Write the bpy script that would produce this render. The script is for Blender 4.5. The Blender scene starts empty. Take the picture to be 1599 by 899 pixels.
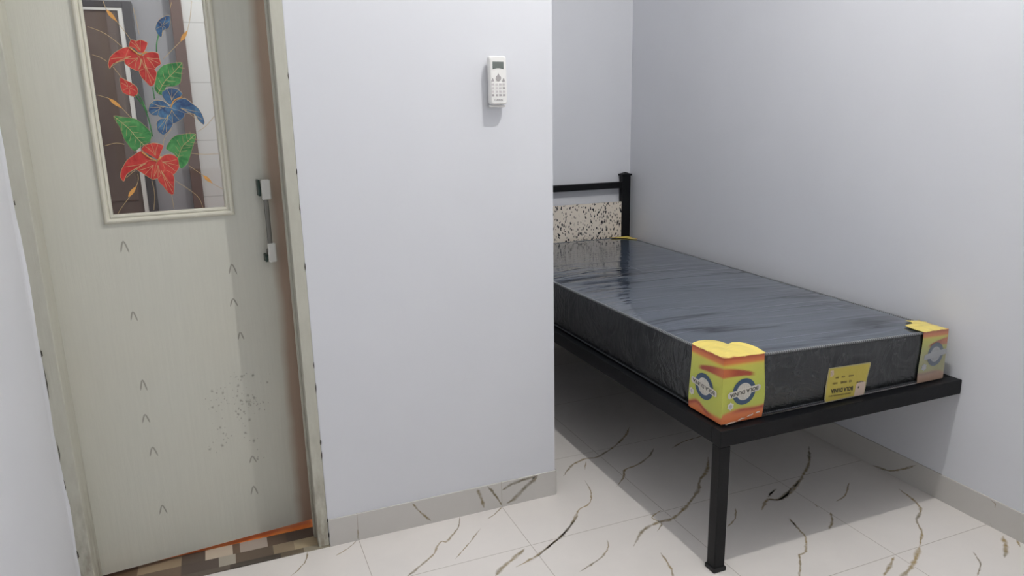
import bpy, bmesh, math, random, json
from mathutils import Vector, Matrix
random.seed(7)
C = bpy.context.scene.collection
scn = bpy.context.scene

# ---------------------------------------------------------------- camera
F_PX = 1132.927
cam_d = bpy.data.cameras.new('camera'); cam = bpy.data.objects.new('camera', cam_d); C.objects.link(cam)
cam_d.sensor_width = 36.0; cam_d.lens = F_PX / 1599 * 36.0; cam_d.clip_start = 0.02
R_, U_, FW_, POS = Vector((0.9252632, -0.3788164, -0.0196531)), Vector((0.105699, 0.2077194, 0.972461)), Vector((0.3643018, 0.9018596, -0.2322356)), Vector((-1.0202617, -2.1515444, 1.3349994))
m = Matrix((R_, U_, -FW_)).transposed().to_4x4(); m.translation = POS
cam.matrix_world = m
scn.camera = cam

# ---------------------------------------------------------------- light and exposure
scn.view_settings.view_transform = 'Standard'; scn.view_settings.look = 'None'
scn.view_settings.gamma = 1.0; scn.view_settings.use_curve_mapping = False
scn.view_settings.exposure = 0.0
w = bpy.data.worlds.new('world'); scn.world = w; w.use_nodes = True
w.node_tree.nodes['Background'].inputs[0].default_value = (0.6, 0.65, 0.75, 1)
w.node_tree.nodes['Background'].inputs[1].default_value = 0.05
ROOM_LAMP = (0.18, -0.86, 2.95)
ROOM_W, FILL_W = 73, 7
def lamp(name, loc, watts, col, rad):
    d = bpy.data.lights.new(name, 'POINT'); d.energy = watts; d.color = col; d.shadow_soft_size = rad
    o = bpy.data.objects.new(name, d); C.objects.link(o); o.location = loc
lamp('room_lamp_light', ROOM_LAMP, ROOM_W, (1.0, 0.985, 0.96), 0.012)
a = bpy.data.lights.new('rear_fill_light', 'AREA'); a.shape = 'RECTANGLE'; a.size = 1.5; a.size_y = 1.2; a.energy = FILL_W; a.color = (0.94, 0.97, 1.0)  # soft fill light added from behind the viewer, no source known there
ao = bpy.data.objects.new('rear_fill_light', a); C.objects.link(ao); ao.location = (-0.1, -3.26, 1.6); ao.rotation_euler = (math.radians(90), 0, 0)
lamp('bathroom_lamp_light', (-0.62, 0.72, 2.35), 20, (1.0, 0.96, 0.92), 0.04)

# ---------------------------------------------------------------- helpers
def lin(r, g, b):
    f = lambda c: (c/255/12.92) if c/255 <= .04045 else ((c/255+.055)/1.055)**2.4
    return (f(r), f(g), f(b), 1.0)
def mat(name, col=(.5,.5,.5,1), rough=.5, metal=0., ior=1.45, coat=0.):
    mt = bpy.data.materials.new(name); mt.use_nodes = True
    p = mt.node_tree.nodes['Principled BSDF']
    p.inputs['Base Color'].default_value = col; p.inputs['Roughness'].default_value = rough
    p.inputs['Metallic'].default_value = metal; p.inputs['IOR'].default_value = ior
    p.inputs['Coat Weight'].default_value = coat
    return mt
class N:
    """small node-tree helper"""
    def __init__(s, mt): s.t = mt.node_tree; s.p = s.t.nodes['Principled BSDF']
    def new(s, kind, **kw):
        n = s.t.nodes.new(kind)
        for k, v in kw.items(): setattr(n, k, v)
        return n
    def link(s, a, b): s.t.links.new(a, b)
    def coords(s, scale=(1,1,1), rot=(0,0,0)):
        tc = s.new('ShaderNodeTexCoord'); mp = s.new('ShaderNodeMapping')
        mp.inputs['Scale'].default_value = scale; mp.inputs['Rotation'].default_value = rot
        s.link(tc.outputs['Object'], mp.inputs['Vector']); return mp.outputs['Vector']
    def noise(s, vec, scale, detail=3, rough=.55, dist=0.):
        n = s.new('ShaderNodeTexNoise'); n.inputs['Scale'].default_value = scale
        n.inputs['Detail'].default_value = detail; n.inputs['Roughness'].default_value = rough
        n.inputs['Distortion'].default_value = dist
        s.link(vec, n.inputs['Vector']); return n.outputs['Fac']
    def ramp(s, fac, stops, interp='LINEAR'):
        r = s.new('ShaderNodeValToRGB'); r.color_ramp.interpolation = interp
        e = r.color_ramp.elements
        e[0].position, e[0].color = stops[0]; e[1].position, e[1].color = stops[-1]
        for p_, c_ in stops[1:-1]:
            q = e.new(p_); q.color = c_
        s.link(fac, r.inputs['Fac']); return r.outputs['Color']
    def mix(s, fac, a, b, mode='MIX'):
        n = s.new('ShaderNodeMix', data_type='RGBA', blend_type=mode)
        for sock, v in ((n.inputs[0], fac), (n.inputs[6], a), (n.inputs[7], b)):
            if hasattr(v, 'is_output'): s.link(v, sock)
            else: sock.default_value = v
        return n.outputs[2]
    def math(s, op, a, b=0.):
        n = s.new('ShaderNodeMath', operation=op)
        for sock, v in ((n.inputs[0], a), (n.inputs[1], b)):
            if hasattr(v, 'is_output'): s.link(v, sock)
            else: sock.default_value = v
        return n.outputs[0]
    def bump(s, h, strength, dist=.01):
        b = s.new('ShaderNodeBump'); b.inputs['Strength'].default_value = strength; b.inputs['Distance'].default_value = dist
        s.link(h, b.inputs['Height']); s.link(b.outputs['Normal'], s.p.inputs['Normal'])
    def base(s, c): s.link(c, s.p.inputs['Base Color'])
    def attr(s, name, out='Fac'):
        n = s.new('ShaderNodeAttribute', attribute_name=name); return n.outputs[out]
g1 = lambda v: (v, v, v, 1)

def box(bm, x0, x1, y0, y1, z0, z1, mi=0, bev=0.):
    r = bmesh.ops.create_cube(bm, size=1.0, matrix=Matrix.Translation(((x0+x1)/2, (y0+y1)/2, (z0+z1)/2)) @ Matrix.Diagonal((x1-x0, y1-y0, z1-z0, 1)))
    fs = {f for v in r['verts'] for f in v.link_faces}
    for f in fs: f.material_index = mi
    if bev:
        es = {e for v in r['verts'] for e in v.link_edges}
        rr = bmesh.ops.bevel(bm, geom=list(es), offset=bev, segments=2, profile=.5, affect='EDGES')
        for f in rr['faces']: f.material_index = mi
def tube(bm, pts, rad, n=6, mi=0, cap=True):
    pts = [Vector(p) for p in pts]; rings = []
    for i, p in enumerate(pts):
        t = (pts[min(i+1, len(pts)-1)] - pts[max(i-1, 0)]).normalized()
        a = Vector((0,0,1)) if abs(t.z) < .9 else Vector((0,1,0))
        u = t.cross(a).normalized(); v = t.cross(u)
        r = rad[i] if isinstance(rad, (list, tuple)) else rad
        rings.append([bm.verts.new(p + (u*math.cos(k*2*math.pi/n) + v*math.sin(k*2*math.pi/n))*r) for k in range(n)])
    for a, b in zip(rings, rings[1:]):
        for k in range(n):
            f = bm.faces.new((a[k], a[(k+1)%n], b[(k+1)%n], b[k])); f.material_index = mi; f.smooth = True
    if cap:
        bm.faces.new(rings[0][::-1]).material_index = mi; bm.faces.new(rings[-1]).material_index = mi
def cyl(bm, c, axis, r, h, n=24, mi=0, r2=None):
    c = Vector(c); ax = Vector(axis).normalized()
    q = ax.to_track_quat('Z', 'Y').to_matrix().to_4x4()
    rr = bmesh.ops.create_cone(bm, cap_ends=True, segments=n, radius1=r, radius2=r if r2 is None else r2, depth=h, matrix=Matrix.Translation(c) @ q)
    for f in {f for v in rr['verts'] for f in v.link_faces}: f.material_index = mi
def poly_slab(bm, pts, nrm, th, mi=0):
    """flat polygon with a real thickness; pts are 3D, counted either way round"""
    nrm = Vector(nrm); a = [bm.verts.new(Vector(p)) for p in pts]; b = [bm.verts.new(Vector(p) + nrm*th) for p in pts]
    fs = [bm.faces.new(b), bm.faces.new(a[::-1])]
    for k in range(len(pts)):
        fs.append(bm.faces.new((a[k], a[(k+1) % len(a)], b[(k+1) % len(a)], b[k])))
    for f in fs: f.material_index = mi
    return fs
def smooth_line(pts, step):
    """Catmull-Rom through 2D or 3D points"""
    P = [Vector(p) for p in pts]
    P = [P[0]*2 - P[1]] + P + [P[-1]*2 - P[-2]]
    out = []
    for i in range(1, len(P)-2):
        n = max(1, int((P[i+1]-P[i]).length/step))
        for k in range(n):
            t = k/n; a, b, c, d = P[i-1], P[i], P[i+1], P[i+2]
            out.append(.5*((2*b) + (c-a)*t + (2*a-5*b+4*c-d)*t*t + (3*b-a-3*c+d)*t**3))
    out.append(P[-2].copy()); return out
def closed_smooth(pts, step):
    n = len(pts); P = [Vector(p) for p in pts]; out = []
    for i in range(n):
        a, b, c, d = P[i-1], P[i], P[(i+1) % n], P[(i+2) % n]
        m_ = max(1, int((c-b).length/step))
        for k in range(m_):
            t = k/m_
            out.append(.5*((2*b) + (c-a)*t*.8 + ((2*a-5*b+4*c-d)*t*t + (3*b-a-3*c+d)*t**3)*.8) + (b*0 if True else b)
                       - (.5*.0)*b) if False else out.append(b.lerp(c, t)*.4 + (.5*((2*b) + (c-a)*t + (2*a-5*b+4*c-d)*t*t + (3*b-a-3*c+d)*t**3))*.6)
    return out
def mark(bm, lay, pts, width, nrm, mi, jit=0., taper=True):
    """a surface mark (vein, grain line): strip whose 'fade' runs 0-1-0 across"""
    nrm = Vector(nrm); rows = []; n = len(pts)
    for i, p in enumerate(pts):
        t = (pts[min(i+1, n-1)] - pts[max(i-1, 0)]).normalized(); s = t.cross(nrm).normalized()
        k = i/max(1, n-1); tw = (min(1, 6*k+.25)*min(1, 6*(1-k)+.25)) if taper else 1
        wd = width*tw*(random.uniform(.55, 1.35) if jit else 1)
        q = p + s*random.uniform(-jit, jit)
        rows.append([bm.verts.new(q - s*wd), bm.verts.new(q - s*wd*.3), bm.verts.new(q + s*wd*.3), bm.verts.new(q + s*wd)])
        for v, a in zip(rows[-1], (0, 1, 1, 0)): v[lay] = a*min(1., .35 + tw)
    for a, b in zip(rows, rows[1:]):
        for k in range(3):
            try: f = bm.faces.new((a[k], a[k+1], b[k+1], b[k])); f.material_index = mi
            except ValueError: pass
def blot(bm, lay, c, r, u, v, mi):
    c = Vector(c); u = Vector(u); v = Vector(v); n = 9
    mid = bm.verts.new(c); mid[lay] = 1
    ring = []
    for k in range(n):
        a = k*2*math.pi/n; rr = r*random.uniform(.6, 1.3)
        q = bm.verts.new(c + u*math.cos(a)*rr + v*math.sin(a)*rr*1.3); q[lay] = 0; ring.append(q)
    for k in range(n):
        f = bm.faces.new((mid, ring[k], ring[(k+1) % n])); f.material_index = mi
def obj(name, bm, mats, parent=None, label=None, smooth=False, keep=False):
    if not keep: bmesh.ops.recalc_face_normals(bm, faces=bm.faces)
    me = bpy.data.meshes.new(name)
    if parent is not None:
        top = parent
        while top.parent: top = top.parent
        if top.rotation_euler.z == 0: bmesh.ops.translate(bm, vec=-Vector(top.location), verts=bm.verts)
    bm.to_mesh(me); bm.free()
    for q in (mats if isinstance(mats, (list, tuple)) else [mats]): me.materials.append(q)
    if smooth:
        for p in me.polygons: p.use_smooth = True
    o = bpy.data.objects.new(name, me); C.objects.link(o)
    if parent is not None: o.parent = parent
    if label: o['label'] = label
    return o
def thing(name, label, cat, loc, rotz=0, kind=None):
    o = bpy.data.objects.new(name, None); C.objects.link(o); o.location = loc; o.rotation_euler = (0, 0, rotz)
    o.empty_display_size = .05; o['label'] = label; o['category'] = cat
    if kind: o['kind'] = kind
    return o
def struct(o, label, cat):
    o['kind'] = 'structure'; o['label'] = label; o['category'] = cat; return o
def text_bm(bm, s, size, place, th=.0004, mi=0, width=None, bold=0.):
    """raised lettering: the built-in font turned into faces, laid out by place(x, y) -> (point, normal)"""
    cu = bpy.data.curves.new('t', 'FONT'); cu.body = s; cu.size = size; cu.align_x = 'CENTER'; cu.align_y = 'CENTER'; cu.offset = bold
    cu.resolution_u = 3
    to = bpy.data.objects.new('t', cu); C.objects.link(to)
    dg = bpy.context.evaluated_depsgraph_get(); dg.update(); me = bpy.data.meshes.new_from_object(to.evaluated_get(dg))
    xs = [v.co.x for v in me.vertices]; k = width/(max(xs)-min(xs)) if width else 1
    vs = []
    for v in me.vertices:
        p, n = place(v.co.x*k, v.co.y); vs.append(bm.verts.new(Vector(p) + Vector(n)*th))
    for p in me.polygons:
        try: f = bm.faces.new([vs[i] for i in p.vertices]); f.material_index = mi
        except ValueError: pass
    bpy.data.objects.remove(to); bpy.data.meshes.remove(me); bpy.data.curves.remove(cu)

# ---------------------------------------------------------------- materials
def wall_mat(name, col, bump=.12):
    m_ = mat(name, col, .62); n = N(m_); v = n.coords()
    a = n.noise(v, 1.7, 3); b = n.noise(v, 7, 4)
    c = n.mix(.5, n.ramp(a, [(.3, tuple(x*.97 for x in col[:3])+(1,)), (.7, tuple(min(1, x*1.03) for x in col[:3])+(1,))]),
              n.ramp(b, [(.3, tuple(x*.985 for x in col[:3])+(1,)), (.7, col)]))
    n.base(c); h = n.math('ADD', n.math('MULTIPLY', n.noise(v, 3.2, 3), 1.0), n.math('MULTIPLY', n.noise(v, 90, 3), .05))
    n.bump(h, bump, .012); return m_
M = {}
M['wall'] = wall_mat('painted_plaster', (.69, .70, .735, 1))
M['ceiling'] = wall_mat('ceiling_paint', (.80, .80, .80, 1), .05)
M['grey_wall'] = wall_mat('bathroom_paint', lin(166,166,172), .05)
M['crack'] = mat('plaster_crack', lin(70,66,60), .9)

MARBLE = (.76, .72, .68, 1)
def marble(name, grout=True, base=MARBLE, axis='floor'):
    m_ = mat(name, base, .22, ior=1.42); n = N(m_); v = n.coords()
    c = n.ramp(n.noise(v, 3.5, 4, .6, .6), [(.3, tuple(x*1.03 for x in base[:3])+(1,)), (.72, tuple(x*.965 for x in base[:3])+(1,))])
    sep = n.new('ShaderNodeSeparateXYZ'); n.link(v, sep.inputs[0])
    if grout:
        def line(sock, off):
            d = n.math('ABSOLUTE', n.math('SUBTRACT', n.math('FRACT', n.math('DIVIDE', n.math('SUBTRACT', sock, off - 5*.5), .5)), .5))
            return n.math('GREATER_THAN', d, .5 - .0013/.5)
        if axis == 'floor': mk = n.math('MAXIMUM', line(sep.outputs['X'], -.708), line(sep.outputs['Y'], -.259))
        elif axis == 'x': mk = line(sep.outputs['X'], -.708)
        else: mk = line(sep.outputs['Y'], -.259)
        c = n.mix(n.math('MULTIPLY', mk, .6), c, (.34, .29, .235, 1))
    n.base(c); return m_, n, c
M['marble'], _, _ = marble('marble_tile')
M['base_x'], _, _ = marble('marble_skirting_x', True, (.56,.54,.51,1), 'x')
M['base_y'], _, _ = marble('marble_skirting_y', False, (.56,.54,.51,1), 'y')
def vein_mat(name, base, col):
    m_, n, c = marble(name, False, base)
    f = n.math('MULTIPLY', n.attr('fade'), n.ramp(n.noise(n.coords(), 55, 3), [(.25, g1(.45)), (.6, g1(1))]))
    vc = n.ramp(n.noise(n.coords(), 4.5, 2), [(.35, col), (.65, tuple(x*y for x, y in zip(col[:3], (1.7, 1.45, 1.0)))+(1,))])
    n.base(n.mix(f, c, vc)); return m_
M['vein'] = vein_mat('marble_vein', MARBLE, (.22, .19, .135, 1))
M['vein_b'] = vein_mat('marble_skirting_vein', (.56,.54,.51,1), (.17, .15, .11, 1))

DOORC = lin(199,198,187)
def door_mat(name, col):
    m_ = mat(name, col, .42); n = N(m_)
    v = n.coords((26, 26, 1.2)); g = n.noise(v, 5, 4, .6); w2 = n.noise(n.coords(), 2.3, 3)
    c = n.mix(.5, n.ramp(g, [(.3, tuple(x*.93 for x in col[:3])+(1,)), (.7, tuple(x*1.03 for x in col[:3])+(1,))]),
              n.ramp(w2, [(.3, tuple(x*y for x, y in zip(col[:3], (1.0, .98, .94)))+(1,)), (.7, tuple(x*y for x, y in zip(col[:3], (.98, 1.0, 1.0)))+(1,))]))
    # brown band fading in towards the closing edge (x is measured from the hinge)
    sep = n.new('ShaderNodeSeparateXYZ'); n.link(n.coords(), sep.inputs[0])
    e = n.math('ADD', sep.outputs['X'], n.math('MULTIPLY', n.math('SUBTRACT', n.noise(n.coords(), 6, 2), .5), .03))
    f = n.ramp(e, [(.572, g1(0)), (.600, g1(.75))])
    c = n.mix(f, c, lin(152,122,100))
    n.base(c); n.bump(n.math('ADD', g, n.noise(n.coords((60,60,4)), 8, 2)), .10, .003); return m_, n, c
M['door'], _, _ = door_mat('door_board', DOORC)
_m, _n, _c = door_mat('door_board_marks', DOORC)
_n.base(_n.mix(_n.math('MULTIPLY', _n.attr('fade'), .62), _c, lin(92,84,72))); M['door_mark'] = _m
_m = mat('frame_paint', lin(188,187,174), .45); _n = N(_m)
_s = _n.new('ShaderNodeSeparateXYZ'); _n.link(_n.coords(), _s.inputs[0])
_low = _n.ramp(_s.outputs['Z'], [(0., g1(1)), (.45, g1(0))])
_dirt = _n.math('MULTIPLY', _n.ramp(_n.noise(_n.coords((6,6,2)), 6, 4, .65), [(.38, g1(0)), (.68, g1(1))]), _n.math('ADD', _n.math('MULTIPLY', _low, .75), .12))
_n.base(_n.mix(_dirt, lin(188,187,174), lin(120,108,90))); _n.bump(_n.noise(_n.coords((30,30,2)), 6, 3), .15, .004); M['frame'] = _m
M['molding'] = mat('molding_cream', lin(206,203,188), .4)
_m = bpy.data.materials.new('clear_glass'); _m.use_nodes = True; t = _m.node_tree
t.nodes.remove(t.nodes['Principled BSDF'])
tr = t.nodes.new('ShaderNodeBsdfTransparent'); tr.inputs[0].default_value = (.93,.95,.94,1)
gl = t.nodes.new('ShaderNodeBsdfGlossy'); gl.inputs['Roughness'].default_value = .02
fr = t.nodes.new('ShaderNodeFresnel'); fr.inputs[0].default_value = 1.35
mx = t.nodes.new('ShaderNodeMixShader')
for a, b in ((fr.outputs[0], mx.inputs[0]), (tr.outputs[0], mx.inputs[1]), (gl.outputs[0], mx.inputs[2]), (mx.outputs[0], t.nodes['Material Output'].inputs[0])): t.links.new(a, b)
M['glass'] = _m
def paint_mat(name, dark, light, scale=(1,1,1)):
    m_ = mat(name, dark, .3); n = N(m_)
    n.base(n.ramp(n.noise(n.coords((1,1,1), (0,.5,0)), 45, 3, .6, .8), [(.35, dark), (.68, light)])); return m_
M['p_red'] = paint_mat('glass_paint_red', lin(160,28,28), lin(196,66,56))
M['p_green'] = paint_mat('glass_paint_green', lin(28,104,48), lin(84,150,84))
M['p_blue'] = paint_mat('glass_paint_blue', lin(26,54,96), lin(72,116,150))
M['p_gold'] = mat('glass_paint_gold', lin(196,172,126), .4)
M['p_orange'] = mat('glass_paint_orange', lin(206,150,78), .4)
M['steel'] = mat('brushed_steel', lin(120,118,112), .5, .5)
M['lit_end'] = mat('pale_lit_end', lin(205,204,198), .3)
M['dark_gap'] = mat('dark_gap_tone', lin(30,52,44), .4)
M['black_metal'] = mat('black_painted_steel', lin(13,14,17), .45, ior=1.3)
_n = N(M['black_metal']); _n.bump(_n.noise(_n.coords(), 130, 2), .12, .002)
M['rubber'] = mat('black_rubber', lin(18,18,19), .6)
# speckled board
_m = mat('speckled_board', lin(226,216,202), .4); _n = N(_m)
def chips(sc, thr, seed):
    v = _n.coords((sc, sc, sc*.55), (0, .12, 0))
    vo = _n.new('ShaderNodeTexVoronoi'); vo.inputs['Scale'].default_value = 1.; vo.inputs['Randomness'].default_value = 1.
    ad = _n.new('ShaderNodeVectorMath', operation='ADD'); ad.inputs[1].default_value = (seed, seed*2, seed*3)
    wv = _n.new('ShaderNodeTexNoise'); wv.inputs['Scale'].default_value = 1.7; _n.link(v, wv.inputs['Vector'])
    a2 = _n.new('ShaderNodeVectorMath', operation='ADD'); _n.link(v, ad.inputs[0]); _n.link(ad.outputs[0], a2.inputs[0]); _n.link(wv.outputs['Color'], a2.inputs[1])
    _n.link(a2.outputs[0], vo.inputs['Vector'])
    sp = _n.new('ShaderNodeSeparateColor'); _n.link(vo.outputs['Color'], sp.inputs[0])
    on = _n.math('MULTIPLY', _n.math('LESS_THAN', vo.outputs['Distance'], thr), _n.math('GREATER_THAN', sp.outputs[0], .45))
    return on, sp.outputs[1]
o1, k1 = chips(72, .34, 3.1); o2, k2 = chips(95, .33, 9.7)
c_ = _n.mix(o1, lin(226,216,202), _n.ramp(k1, [(0, lin(36,36,40)), (.6, lin(60,58,58)), (.8, lin(122,92,76)), (.95, lin(96,104,92))], 'CONSTANT'))
c_ = _n.mix(o2, c_, _n.ramp(k2, [(0, lin(50,48,48)), (.4, lin(130,124,116)), (.8, lin(126,96,84))], 'CONSTANT'))
_n.base(c_); M['speckle'] = _m
# mattress film
def film(name, col, rough, top):
    m_ = mat(name, col, rough, ior=2.25 if top else 1.6); n = N(m_)
    if top:
        # creases run across the bed, more of them towards the foot (y = -0.58)
        sep = n.new('ShaderNodeSeparateXYZ'); n.link(n.coords(), sep.inputs[0])
        foot = n.ramp(n.math('MULTIPLY', sep.outputs['Y'], .5), [(.0, g1(1)), (.3, g1(.45)), (.5, g1(.06))])
        a = n.noise(n.coords((.8, 9, 1), (0, 0, .13)), 1.0, 3, .5, .4)
        cr = n.math('MAXIMUM', n.math('SUBTRACT', 1.0, n.math('MULTIPLY', n.math('ABSOLUTE', n.math('SUBTRACT', a, .5)), 22.0)), 0.0)
        f2 = n.noise(n.coords((1.5, 24, 1), (0, 0, .08)), 1.0, 2)
        b = n.noise(n.coords((3, 9, 1), (0, 0, -.1)), 1.3, 2)
        h = n.math('ADD', n.math('MULTIPLY', n.math('ADD', n.math('MULTIPLY', cr, .26), n.math('MULTIPLY', f2, .35)), foot), n.math('MULTIPLY', b, .25))
        n.bump(h, .16, .02)
        # creases where the film lifts off and the dark cloth shows through
        a3 = n.noise(n.coords((.55, 6.5, 1), (0, 0, .16)), 1.0, 2, .45, .3)
        ln = n.math('MAXIMUM', n.math('SUBTRACT', 1.0, n.math('MULTIPLY', n.math('ABSOLUTE', n.math('SUBTRACT', n.math('FRACT', n.math('MULTIPLY', a3, 5.0)), .5)), 5.0)), 0.0)
        brk = n.ramp(n.noise(n.coords((2.2, 9, 1)), 1.0, 2), [(.40, g1(0)), (.52, g1(1))])
        mk = n.math('MULTIPLY', n.math('MULTIPLY', ln, brk), foot)
        n.base(n.mix(n.math('MULTIPLY', mk, .95), col, lin(30,34,44)))
        n.link(n.math('SUBTRACT', .5, n.math('MULTIPLY', mk, .42)), n.p.inputs['Specular IOR Level'])
    else:
        v = n.coords((1, 1, 1)); v2 = n.coords((9, 9, 2.2), (0, .3, 0))
        a = n.noise(v, 6, 4, .6, 1.6); b = n.noise(v2, 2.2, 3, .6, 1.2)
        rdg = n.math('SUBTRACT', 1.0, n.math('MULTIPLY', n.math('ABSOLUTE', n.math('SUBTRACT', a, .5)), 9.0))
        rdg = n.math('MAXIMUM', rdg, 0.0)
        n.base(n.mix(n.math('MULTIPLY', rdg, .10), n.ramp(b, [(.35, col), (.75, tuple(min(1, x*2.0) for x in col[:3])+(1,))]), lin(120,122,122)))
        n.bump(n.math('ADD', n.math('MULTIPLY', rdg, .35), n.math('ADD', a, b)), .20, .02)
    return m_
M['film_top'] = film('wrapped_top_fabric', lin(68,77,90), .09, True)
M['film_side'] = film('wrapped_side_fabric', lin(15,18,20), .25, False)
def attr_mat(name, rough, ior=1.5, attr='tint'):
    m_ = mat(name, g1(.5), rough, ior=ior); n = N(m_); n.base(n.attr(attr, 'Color')); return m_, n
M['piping'], _ = attr_mat('striped_edge_tape', .45)
M['film_glint'] = mat('fold_glint_paint', lin(176,160,146), .12, ior=1.7)  # pale colour painted for the glints on the film fold
M['carton'], _n = attr_mat('printed_corner_sheet', .22); _n.bump(_n.noise(_n.coords(), 14, 3), .25, .01)
M['blue_print'] = mat('blue_print', lin(60,82,106), .3)
M['faded_blue'] = mat('faded_blue_print', lin(104,112,122), .35); M['faded_cream'] = mat('faded_cream_print', lin(156,158,160), .35)
M['cream_print'] = mat('cream_print', lin(206,202,190), .3)
M['black_print'] = mat('black_print', lin(48,44,36), .4)
M['dim_print'] = mat('faded_brown_print', lin(112,98,48), .4)
M['label'] = mat('yellow_label', lin(182,166,74), .3); _n = N(M['label']); _n.bump(_n.noise(_n.coords(), 22, 2), .3, .008)
M['label_edge'] = mat('label_border', lin(160,152,118), .35)
M['pink_print'] = mat('pale_pink_print', lin(196,176,160), .4)
M['white_plastic'] = mat('white_plastic', lin(236,235,232), .32)
M['grey_plastic'] = mat('grey_buttons', lin(168,164,164), .45)
M['key_light'] = mat('pale_grey_buttons', lin(208,204,204), .45)
M['screen'] = mat('grey_screen', lin(108,114,110), .2)
M['brown_door'] = mat('dark_brown_wood', lin(104,86,80), .45); _n = N(M['brown_door'])
_n.base(_n.ramp(_n.noise(_n.coords((3,3,1)), 2.2, 4), [(.3, lin(96,78,74)), (.7, lin(122,106,98))]))
M['dark_frame'] = mat('charcoal_frame', lin(78,74,78), .45)
M['post'] = mat('brown_post', lin(112,90,84), .45)
M['white_tile'] = mat('white_wall_tile', lin(226,226,226), .2)
_n = N(M['white_tile']); _s = _n.new('ShaderNodeSeparateXYZ'); _n.link(_n.coords(), _s.inputs[0])
_d = _n.math('ABSOLUTE', _n.math('SUBTRACT', _n.math('FRACT', _n.math('DIVIDE', _s.outputs['Z'], .25)), .5))
_n.base(_n.mix(_n.math('MULTIPLY', _n.math('GREATER_THAN', _d, .49), .5), lin(226,226,226), lin(170,172,170)))
M['orange_tile'] = mat('orange_tile', lin(226,120,52), .35); _n = N(M['orange_tile'])
_n.base(_n.ramp(_n.noise(_n.coords((1,1,1)), 9, 3), [(.3, lin(240,120,44)), (.7, lin(250,160,88))]))
M['mosaic'], _n = attr_mat('threshold_mosaic', .3)
M['bulb'] = mat('bulb_glass', (1,1,1,1), .3)
_p = M['bulb'].node_tree.nodes['Principled BSDF']; _p.inputs['Emission Color'].default_value = (1,.98,.94,1); _p.inputs['Emission Strength'].default_value = 6

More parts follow.
